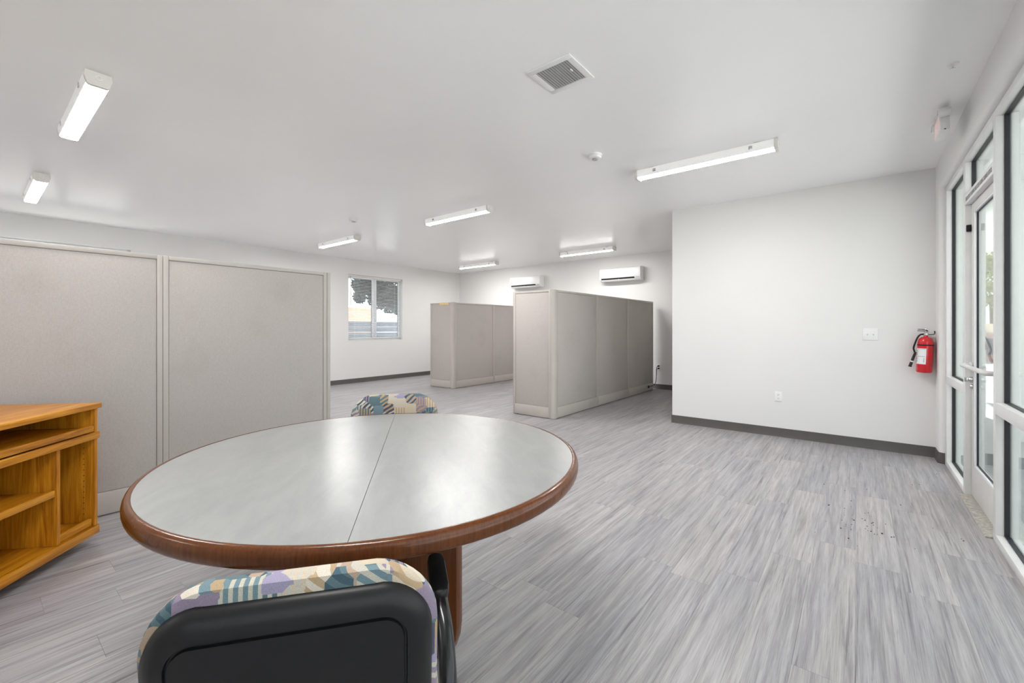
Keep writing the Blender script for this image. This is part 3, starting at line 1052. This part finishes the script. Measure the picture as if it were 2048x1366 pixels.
MB().lathe([(0.0135, -0.088), (0.0138, -0.089), (0.0138, -0.100), (0.0135, -0.101)], (0, 0, 0), 'z', 14).build('white_band', 'label_white', nz)
lab = MB()
a0, a1 = math.radians(-168), math.radians(-86)
n = 14
pa = [(math.cos(a0 + (a1 - a0) * i / n), math.sin(a0 + (a1 - a0) * i / n)) for i in range(n + 1)]
lab.prism([(x * (RR + 0.0008), y * (RR + 0.0008)) for x, y in pa] + [(x * (RR - 0.001), y * (RR - 0.001)) for x, y in reversed(pa)], 'z', 0.083, 0.235)
lb = lab.build('paper_label', 'label_white', fe)
pr = MB()


def lab_patch(mb, f0, f1, z0, z1):
    q = [(math.cos(a0 + (a1 - a0) * (f0 + (f1 - f0) * i / 5)), math.sin(a0 + (a1 - a0) * (f0 + (f1 - f0) * i / 5))) for i in range(6)]
    mb.prism([(x * (RR + 0.0013), y * (RR + 0.0013)) for x, y in q] + [(x * (RR + 0.0004), y * (RR + 0.0004)) for x, y in reversed(q)], 'z', z0, z1)


for z0 in (0.1, 0.112, 0.128, 0.142, 0.171, 0.186, 0.205):
    lab_patch(pr, 0.06, 0.16, z0, z0 + 0.008)
lab_patch(pr, 0.22, 0.90, 0.155, 0.159)
lab_patch(pr, 0.22, 0.90, 0.227, 0.230)
for z0 in (0.104, 0.114, 0.124, 0.134):
    lab_patch(pr, 0.78, 0.86, z0, z0 + 0.006)
pr.build('label_print', 'print_grey', lb, smooth=0)
MB().box(-0.02, 0.02, 0.060, 0.080, 0.14, 0.34).build('wall_bracket', 'black_plastic', fe, bevel=0.003)
MB().tube(smoothpath([(0.012, 0.0, 0.371), (0.04, 0.02, 0.370), (0.062, 0.045, 0.375), (0.068, 0.066, 0.392), (0.066, 0.076, 0.405)]), 0.004, 8).build('hanger_hook', 'black_plastic', fe)

# ------------------------------------------------------------------ round table
TZ = 0.760
TC = (-1.527, 1.063)
TR = 0.7740
seam = math.atan2(0.579 - 1.595, -0.978 + 2.167)
tb = thing('round_table', 'large round table with grey laminate top, brown bullnose edge and centre seam', 'table', (TC[0], TC[1], 0), seam)
N_ = 96
for s_ in (-1, 1):
    half = [(TR * math.cos(a), TR * math.sin(a)) for a in [PI * i / (N_ // 2) for i in range(N_ // 2 + 1)]]
    poly = [(x, s_ * max(y, 0.0008)) for x, y in half]
    MB().prism(poly, 'z', TZ - 0.032, TZ).build('table_leaf', 'laminate', tb, smooth=30)
MB().prism([(-TR + 0.02, -0.0007), (TR - 0.02, -0.0007), (TR - 0.02, 0.0007), (-TR + 0.02, 0.0007)], 'z', TZ - 0.03, TZ - 0.003).build('leaf_seam', 'print_black', tb, smooth=0)
rim = []
ro = 0.019
for i in range(13):
    a = -PI / 2 + PI * i / 12
    rim.append((TR + 0.004 + ro * max(0, math.cos(a)) ** 0.75, TZ - 0.026 + 0.0275 * math.sin(a)))
prof = [(TR - 0.06, TZ - 0.0535)] + rim + [(TR + 0.0004, TZ + 0.0005), (TR + 0.0004, TZ - 0.033), (TR - 0.06, TZ - 0.033)]
vs, fs = [], []
n = N_
for r_, h_ in prof:
    for i in range(n):
        a = 2 * PI * i / n
        vs.append((r_ * math.cos(a), r_ * math.sin(a), h_))
for j in range(len(prof)):
    jj = (j + 1) % len(prof)
    for i in range(n):
        k_ = (i + 1) % n
        fs.append((j * n + i, j * n + k_, jj * n + k_, jj * n + i))
MB().add(vs, fs).build('bullnose_edge', 'walnut_rim', tb, smooth=50)
# pedestal: crossed slab legs with rounded lower corners
cang = math.atan2(-0.335 * 0 + 0, 1)
wdir = Vector((-0.535, 1.782))
ped = MB()
hw_ = 0.36


def slab_outline():
    pts = [(-hw_, TZ - 0.055), (hw_, TZ - 0.055)]
    right = [(hw_, 0.14), (hw_ - 0.006, 0.09), (hw_ - 0.022, 0.045), (hw_ - 0.045, 0.015), (hw_ - 0.06, 0.0)]
    return pts + right + [(-x, z) for x, z in reversed(right)]


ca = math.cos(YAW); sa = math.sin(YAW)
# camera-space direction (0.335, -0.132) to world, then to the table's local frame
wx, wy = 0.335 * ca - (-0.132) * sa, 0.335 * sa + (-0.132) * ca
slab_ang = math.atan2(wy, wx) - seam
for k_ in range(2):
    o = MB().prism(slab_outline(), 'y', -0.024 if k_ == 0 else -0.0238, 0.024 if k_ == 0 else 0.0238).build('pedestal_slab', 'walnut_rim', tb, bevel=0.004, rot=(0, 0, slab_ang + k_ * PI / 2))
MB().box(-0.30, 0.30, -0.05, 0.05, TZ - 0.054, TZ - 0.034).build('under_frame', 'walnut_rim', tb, rot=(0, 0, slab_ang))

# ------------------------------------------------------------------ upholstered chairs


def rr(hw__, z0, z1, rb, rt, inset=0.0, n=10):
    """rounded rectangle outline in x-z, counter-clockwise"""
    a, zb, zt = hw__ - inset, z0 + inset, z1 - inset
    rb, rt = max(rb - inset, 0.026), max(rt - inset, 0.026)
    pts = []
    for cx, cz, r_, s0 in ((a - rb, zb + rb, rb, -PI / 2), (a - rt, zt - rt, rt, 0), (-a + rt, zt - rt, rt, PI / 2), (-a + rb, zb + rb, rb, PI)):
        for i in range(n + 1):
            t = s0 + PI / 2 * i / n
            pts.append((cx + r_ * math.cos(t), cz + r_ * math.sin(t)))
    return pts


def shell_rings(hw__, z0, z1, rb, rt, rings, bend, lean, crown=0.0, cap0=True, cap1=True):
    vs, fs = [], []
    n = 0
    for ins, y in rings:
        o = rr(hw__, z0, z1, rb, rt, ins)
        n = len(o)
        for x, z in o:
            zz_ = z
            if crown:
                zz_ += crown * (1 - (x / hw__) ** 2) * max(0, (z - (z0 + z1) / 2) / ((z1 - z0) / 2))
            vs.append((x, y + bend * x * x - lean * (zz_ - z0), zz_))
    for j in range(len(rings) - 1):
        for i in range(n):
            k_ = (i + 1) % n
            fs.append((j * n + i, j * n + k_, (j + 1) * n + k_, (j + 1) * n + i))

    def cap(j, flip):
        # concentric rings toward the centre so the bent surface stays smooth
        nonlocal vs, fs
        base = j * n
        prev = list(range(base, base + n))
        src = [vs[i] for i in prev]
        cx = 0.0
        cz = (z0 + z1) / 2
        for sc in (0.8, 0.6, 0.4, 0.2):
            cur = []
            for (x, y, z) in src:
                nx_, nz_ = cx + (x - cx) * sc, cz + (z - cz) * sc
                y_flat = y - bend * x * x + lean * (z - z0)
                vs.append((nx_, y_flat + bend * nx_ * nx_ - lean * (nz_ - z0), nz_))
                cur.append(len(vs) - 1)
            for i in range(n):
                k2 = (i + 1) % n
                fs.append((prev[i], prev[k2], cur[k2], cur[i]))
            prev = cur
        vs.append((cx, sum(vs[i][1] for i in prev) / n, cz))
        c_ = len(vs) - 1
        for i in range(n):
            fs.append((prev[i], prev[(i + 1) % n], c_))
    if cap0:
        cap(0, True)
    if cap1:
        cap(len(rings) - 1, False)
    return MB().add(vs, fs)


def make_chair(label):
    """faces local +y; origin on the floor under the seat centre"""
    t = thing('upholstered_chair', label, 'chair', (0, 0, 0), 0, 'patterned chairs at the round table')
    yb_, LEAN, BEND = -0.20, 0.13, 0.30
    Z0, Z1 = 0.46, 0.833
    cush = [(0.020, 0.000), (0.004, 0.004), (0.0, 0.016), (0.0, 0.034), (0.006, 0.044), (0.022, 0.054), (0.05, 0.060), (0.10, 0.063)]
    shell_rings(0.238, Z0, Z1, 0.09, 0.108, [(i, y + yb_) for i, y in cush], BEND, LEAN, 0.026).build('back_cushion', 'chair_fabric', t, smooth=60)
    sh = [(0.004, 0.012), (0.002, 0.002), (0.006, -0.012), (0.018, -0.021), (0.030, -0.025), (0.046, -0.026), (0.0475, -0.0215), (0.0505, -0.0215), (0.052, -0.027), (0.09, -0.028)]
    shell_rings(0.229, Z0 - 0.01, Z1 - 0.022, 0.09, 0.086, [(i, y + yb_) for i, y in sh], BEND, LEAN, 0.026, cap0=False).build('back_shell', 'black_plastic', t, smooth=50)
    # seat cushion and pan
    seat = MB()
    n = 40
    rings = [(0.92, 0.385), (0.99, 0.392), (1.0, 0.41), (1.0, 0.435), (0.97, 0.455), (0.86, 0.466), (0.5, 0.470)]
    vs, fs = [], []
    for sc, z in rings:
        for i in range(n):
            a = 2 * PI * i / n
            c_, s_ = math.cos(a), math.sin(a)
            x = 0.255 * sc * math.copysign(abs(c_) ** 0.55, c_)
            y = 0.03 + 0.235 * sc * math.copysign(abs(s_) ** 0.55, s_)
            vs.append((x, y, z))
    for j in range(len(rings) - 1):
        for i in range(n):
            fs.append((j * n + i, j * n + (i + 1) % n, (j + 1) * n + (i + 1) % n, (j + 1) * n + i))
    fs.append(tuple(range(n))[::-1])
    fs.append(tuple(range((len(rings) - 1) * n, len(rings) * n)))
    seat.add(vs, fs).build('seat_cushion', 'chair_fabric', t, smooth=50)
    MB().box(-0.20, 0.20, -0.16, 0.21, 0.352, 0.384).build('seat_pan', 'black_plastic', t, bevel=0.012)
    MB().tube(smoothpath([(0, -0.10, 0.365), (0, -0.20, 0.370), (0, -0.255, 0.43), (0, -0.262, 0.52)]), 0.022, 10).build('back_support', 'black_plastic', t)
    # arms: loop from seat pan up to a pad
    for s_ in (-1, 1):
        x = s_ * 0.264
        ar = MB().tube(smoothpath([(s_ * 0.19, -0.09, 0.362), (s_ * 0.25, -0.10, 0.37), (s_ * 0.266, -0.10, 0.42), (s_ * 0.270, -0.07, 0.50), (s_ * 0.269, -0.01, 0.560), (x, 0.05, 0.588), (x, 0.11, 0.596), (x, 0.19, 0.594)]),
                       [0.023] * 43, 12, 0.85)
        a_ = ar.build('armrest', 'black_gloss', t)
        pad = MB().prism([(x + 0.024 * cx, 0.06 + cy) for cx, cy in ((-1, 0.02), (-0.85, -0.005), (-0.4, -0.018), (0.4, -0.018), (0.85, -0.005), (1, 0.02), (1, 0.135), (0.85, 0.163), (0.4, 0.177), (-0.4, 0.177), (-0.85, 0.163), (-1, 0.135))], 'z', 0.596, 0.622)
        pad.build('arm_pad', 'black_plastic', a_, bevel=0.008)
    # swivel base
    MB().lathe([(0.034, 0.085), (0.034, 0.20), (0.026, 0.205), (0.026, 0.352)], (0, 0, 0), 'z', 20).build('gas_column', 'black_plastic', t)
    bs = MB().lathe([(0.045, 0.062), (0.05, 0.07), (0.05, 0.105), (0.036, 0.115)], (0, 0, 0), 'z', 20).build('base_hub', 'black_plastic', t)
    for k_ in range(5):
        a = PI / 2 + 2 * PI * k_ / 5
        c_, s_ = math.cos(a), math.sin(a)
        MB().tube([(0.03 * c_, 0.03 * s_, 0.09), (0.16 * c_, 0.16 * s_, 0.082), (0.285 * c_, 0.285 * s_, 0.066)], [0.024, 0.021, 0.015], 10).build('base_arm', 'black_plastic', t)
        cx, cy = 0.275 * c_, 0.275 * s_
        ca_ = MB()
        for q in (-1, 1):
            ca_.lathe([(0.022, q * 0.006), (0.025, q * 0.009), (0.025, q * 0.019), (0.02, q * 0.022)], (0, 0, 0), 'x', 18)
        cs = ca_.build('caster', 'black_gloss', t, loc=(cx, cy, 0.0255), rot=(0, 0, k_ * 0.7))
        MB().tube([(0, 0, 0), (0, 0, 0.035)], 0.006, 8).build('caster_stem', 'steel', cs)
    return t


ch = make_chair('patterned chair in front of the camera, its black plastic back shell turned to us')
ch.location = (-0.922, 0.486, 0)
ch.rotation_euler = (0, 0, math.radians(52.5))
ch2 = copy_tree(ch)
ch2['label'] = 'patterned chair on the far side of the table, only its curved fabric top showing'
ch2.location = (-2.085, 1.522, 0)
ch2.rotation_euler = (0, 0, math.radians(-131.5))
ch2.scale = (1.09, 1.0, 1.0)

# ------------------------------------------------------------------ oak cabinet (local: x along the front from its right end, y into the depth)
dvec = (0.7299, -0.6836)
cabx, caby = -3.500, 0.490
cab = thing('oak_cabinet', 'golden oak open media cabinet with slide-out shelf standing at the left', 'cabinet', (cabx, caby, 0), 0)
# local +x = dvec, local +y = direction into cabinet (-0.6836, -0.7299): handedness is mirrored, so use -y for depth
cab.rotation_euler = (0, 0, math.atan2(dvec[1], dvec[0]))
D, LW = 0.50, 1.20     # depth toward local -y


def cb(name, mat, x0, x1, d0, d1, z0, z1, parent=None, bev=0.002):
    return MB().box(x0, x1, -d1, -d0, z0, z1).build(name, mat, parent or cab, bevel=bev)


cb('top', 'oak_x', -0.013, LW + 0.013, -0.010, D, 0.792, 0.822, bev=0.004)
cb('side_panel', 'oak_z', 0.0, 0.022, 0.004, D, 0.062, 0.7915)
cb('side_panel', 'oak_z', LW - 0.022, LW, 0.004, D, 0.062, 0.7915)
cb('back_panel', 'oak_z', 0.0225, LW - 0.0225, D - 0.008, D, 0.062, 0.7915, bev=0)
cb('rail', 'oak_x', -0.006, LW + 0.006, -0.006, 0.014, 0.616, 0.655, bev=0.005)
cb('mid_shelf', 'oak_x', 0.0225, LW - 0.0225, 0.0145, D - 0.0085, 0.620, 0.642, bev=0)
sl = cb('slide_shelf', 'oak_x', 0.038, LW - 0.038, 0.020, D - 0.06, 0.664, 0.682, bev=0.001)
cb('slide_lip', 'oak_x', 0.036, LW - 0.036, -0.004, 0.0195, 0.662, 0.698, sl, 0.005)
cb('slide_runner', 'black_matte', 0.0226, 0.037, 0.03, D - 0.05, 0.672, 0.680, sl, 0)
cb('slide_runner', 'black_matte', LW - 0.037, LW - 0.0226, 0.03, D - 0.05, 0.672, 0.680, sl, 0)
cb('divider', 'oak_z', 0.246, 0.268, 0.006, D - 0.0085, 0.1105, 0.6155)
shf = cb('shelf', 'oak_x', 0.272, 0.900, 0.030, D - 0.03, 0.378, 0.397, bev=0.001)
cb('shelf_lip', 'oak_x', 0.272, 0.900, 0.010, 0.0295, 0.372, 0.409, shf, 0.004)
cb('divider', 'oak_z', 0.905, 0.927, 0.006, D - 0.0085, 0.1105, 0.6155)
cb('bottom_panel', 'oak_x', 0.0225, LW - 0.0225, 0.0145, D - 0.0085, 0.088, 0.110, bev=0)
cb('base_rail', 'oak_x', -0.004, LW + 0.004, -0.006, 0.014, 0.060, 0.110, bev=0.005)
ls = cb('loose_shelf', 'oak_x', 0.028, 0.243, 0.034, D - 0.04, 0.112, 0.130, bev=0.001)
cb('shelf_lip', 'oak_x', 0.028, 0.243, 0.014, 0.0335, 0.1115, 0.155, ls, 0.004)
hol = MB()
zz = 0.18
while zz < 0.60:
    for dd in (0.06, D - 0.08):
        hol.lathe([(0.0028, 0.0215), (0.0028, 0.0229)], (0, -dd, zz), 'x', 8)
    zz += 0.032
hol.build('shelf_pin_hole', 'print_black', cab, smooth=0)
for q in ((0.12, 0.16), (LW - 0.12, 0.16), (0.12, D - 0.08), (LW - 0.12, D - 0.08)):
    cs = MB().lathe([(0.018, -0.010), (0.022, -0.007), (0.022, 0.007), (0.018, 0.010)], (q[0], -q[1], 0.022), 'x', 16).build('caster', 'black_plastic', cab)
    MB().box(q[0] - 0.014, q[0] + 0.014, -q[1] - 0.014, -q[1] + 0.014, 0.040, 0.0875).build('caster_fork', 'steel', cs)
tag(MB().prism([(0.0, 0.0), (0.10, 0.004), (0.13, 0.014), (0.02, 0.020)], 'z', 0.0, 0.008).build('wood_scrap', 'oak_x', loc=(cabx + dvec[0] * 0.10 - 0.6836 * 0.20, caby + dvec[1] * 0.10 - 0.7299 * 0.20, 0.1305), rot=(0, 0, math.atan2(dvec[1], dvec[0]) + 2.9)),
    'small broken piece of oak lying in the cabinet bottom', 'wood scrap')

# ------------------------------------------------------------------ crumbs on the floor by the door
db = MB()
rr_ = random.Random(4)
spots = []
for i in range(34):
    spots.append((rr_.gauss(0.02, 0.09), rr_.gauss(3.62, 0.16), rr_.uniform(0.0025, 0.006)))
for i in range(14):
    spots.append((rr_.uniform(-0.25, 0.50), rr_.uniform(3.2, 4.4), rr_.uniform(0.0025, 0.0055)))
for i in range(10):
    spots.append((rr_.uniform(0.30, 0.57), rr_.uniform(3.6, 5.4), rr_.uniform(0.002, 0.005)))
for x, y, r_ in spots:
    n = 6
    a0_ = rr_.uniform(0, PI)
    e_ = rr_.uniform(0.5, 1.0)
    ring = [(x + r_ * math.cos(2 * PI * i / n + a0_) * rr_.uniform(0.7, 1.2), y + e_ * r_ * 1.4 * math.sin(2 * PI * i / n + a0_), 0.0002) for i in range(n)]
    top = [(x + (px - x) * 0.5, y + (py - y) * 0.5, r_ * 0.6) for px, py, _ in ring]
    db.add(ring + top, [tuple(range(n))[::-1], tuple(range(n, 2 * n))] + [(i, (i + 1) % n, (i + 1) % n + n, i + n) for i in range(n)])
tag(db.build('floor_debris', 'debris_brown', smooth=0), 'scattered dark crumbs of dirt on the floor in front of the glass door', 'debris', kind='stuff')

# ------------------------------------------------------------------ outside
struct(MB().box(-40, 40, -30, 60, -0.40, -0.13), 'ground', 'concrete', smooth=0)
struct(MB().box(XR + WT + 0.05, 3.3, -8, 30, -0.13, -0.02), 'porch_slab', 'shaded_ground', smooth=0)  # strip by the door coloured darker to stand in for porch shade


def foliage(centres, n, size, seed):
    rg = random.Random(seed)
    mb = MB()
    for _ in range(n):
        cx, cy, cz, r_ = rg.choice(centres)
        d_ = Vector((rg.gauss(0, 1), rg.gauss(0, 1), rg.gauss(0, 1))).normalized() * r_ * rg.random() ** 0.4
        p = Vector((cx, cy, cz)) + d_
        u_ = Vector((rg.gauss(0, 1), rg.gauss(0, 1), rg.gauss(0, 1))).normalized() * size * rg.uniform(0.6, 1.3)
        v_ = u_.orthogonal().normalized() * size * 0.45
        mb.add([p - u_, p + v_, p + u_, p - v_], [(0, 1, 2, 3)])
    return mb


# left side: fence, tree, shrub and neighbouring house
fn = thing('wooden_fence', 'blue-grey board fence seen through the far left window', 'fence', (-12.2, 8.0, -0.13))
for i in range(9):
    for ya, yb_ in ((-9.0, -1.25), (-1.15, 6.0)):
        MB().box(-0.02, 0.02, ya, yb_, 0.06 + i * 0.17, 0.06 + i * 0.17 + 0.158).build('board', 'fence_board', fn, smooth=0)
for yy in (-9.0, -5.1, -1.20, 2.7, 6.0):
    MB().box(0.0, 0.07, yy - 0.15, yy + 0.15, 0, 1.62).build('fence_post', 'fence_post', fn, bevel=0.005)
tg = thing('shade_tree', 'large dark leafy tree overhanging the fence outside the far window', 'tree', (-15.5, 11.2, -0.13))
MB().tube([(0, 1.9, 0), (0.05, 1.9, 1.4), (0.0, 1.7, 2.6), (0.1, 1.2, 4.2)], [0.26, 0.2, 0.17, 0.10], 10).build('trunk', 'bark', tg)
foliage([(0, 0.2, 3.2, 1.15), (0.2, -0.9, 3.5, 0.75), (0.1, 1.2, 3.0, 1.15), (0.3, -0.65, 2.75, 0.6), (0.0, 2.2, 3.0, 1.1), (0.3, -0.1, 2.5, 0.55), (0.3, 0.5, 2.45, 0.6), (0.2, 1.3, 2.35, 0.55), (0, 0.6, 4.6, 1.5), (0, 2.4, 4.4, 1.4), (0.1, -1.35, 3.1, 0.42), (0.1, -1.5, 2.6, 0.22)], 8000, 0.10, 3).build('foliage', 'leaf_dark', tg, smooth=0)
sh_ = thing('garden_shrub', 'small dark shrub rising above the fence at the right of the far window', 'shrub', (-12.9, 11.0, -0.13))
MB().tube([(0, 0, 0), (0, 0.03, 0.8), (0.0, 0.05, 1.4)], [0.05, 0.04, 0.02], 8).build('stem', 'bark', sh_)
foliage([(0, 0, 1.45, 0.34), (0, 0.35, 1.4, 0.3), (0.0, -0.35, 1.35, 0.22)], 420, 0.07, 5).build('foliage', 'leaf_dark', sh_, smooth=0)
hs_ = thing('garden_wall', 'peach stucco garden wall beyond the fence outside the far left window', 'wall', (-21.0, 9.0, -0.13))
MB().box(-0.2, 0, -9, 5.3, 0, 2.40).build('wall_body', 'stucco_peach', hs_, smooth=0)
MB().box(-0.25, 0.05, -9.05, 5.35, 2.40, 2.47).build('coping', 'stucco_peach', hs_, smooth=0)

# right side: porch wing, column, street tree and a low building
struct(MB().box(XR + WT, 1.42, 8.98, 9.2, -0.02, 2.929), 'wall_porch', 'stucco_white', smooth=0)
struct(MB().box(XR + WT + 0.26, 2.7, -7.0, 14.0, 2.93, 3.15), 'porch_roof', 'stucco_white', smooth=0)
cp = thing('porch_column', 'white porch column outside the glass wall', 'column', (1.62, 7.6, -0.02))
MB().box(-0.20, 0.20, -0.2, 0.2, 0.0, 2.949).build('shaft', 'stucco_white', cp, bevel=0.01)
MB().box(-0.24, 0.24, -0.24, 0.24, 0.0, 0.18).build('plinth', 'stucco_white', cp, bevel=0.01)
nb = thing('street_building', 'low pinkish brick building with a beige roof seen through the glass door', 'building', (4.4, 26.0, -0.13))
MB().box(-1.6, 2.6, 0, 3, 0, 1.2).build('brick_wall', 'brick_pink', nb, smooth=0)
MB().box(-1.8, 2.8, -0.2, 3.2, 1.2, 1.55).build('roof', 'roof_beige', nb, smooth=0)
MB().box(-0.5, 0.2, -0.03, 0.0, 0.3, 0.95).build('window', 'window_dark', nb, smooth=0)
st_ = thing('street_tree', 'yellow-green leafy tree seen through the glass door', 'tree', (5.1, 31.0, -0.13))
MB().tube([(0, 0, 0), (0.05, 0.0, 1.6), (0.0, 0.1, 3.0)], [0.16, 0.12, 0.08], 8).build('trunk', 'bark', st_)
foliage([(0, 0, 3.6, 1.3), (0.9, 0, 3.2, 1.0), (-0.9, 0.2, 3.1, 1.0), (0, 0, 4.6, 0.9)], 1800, 0.16, 9).build('foliage', 'leaf_olive', st_, smooth=0)
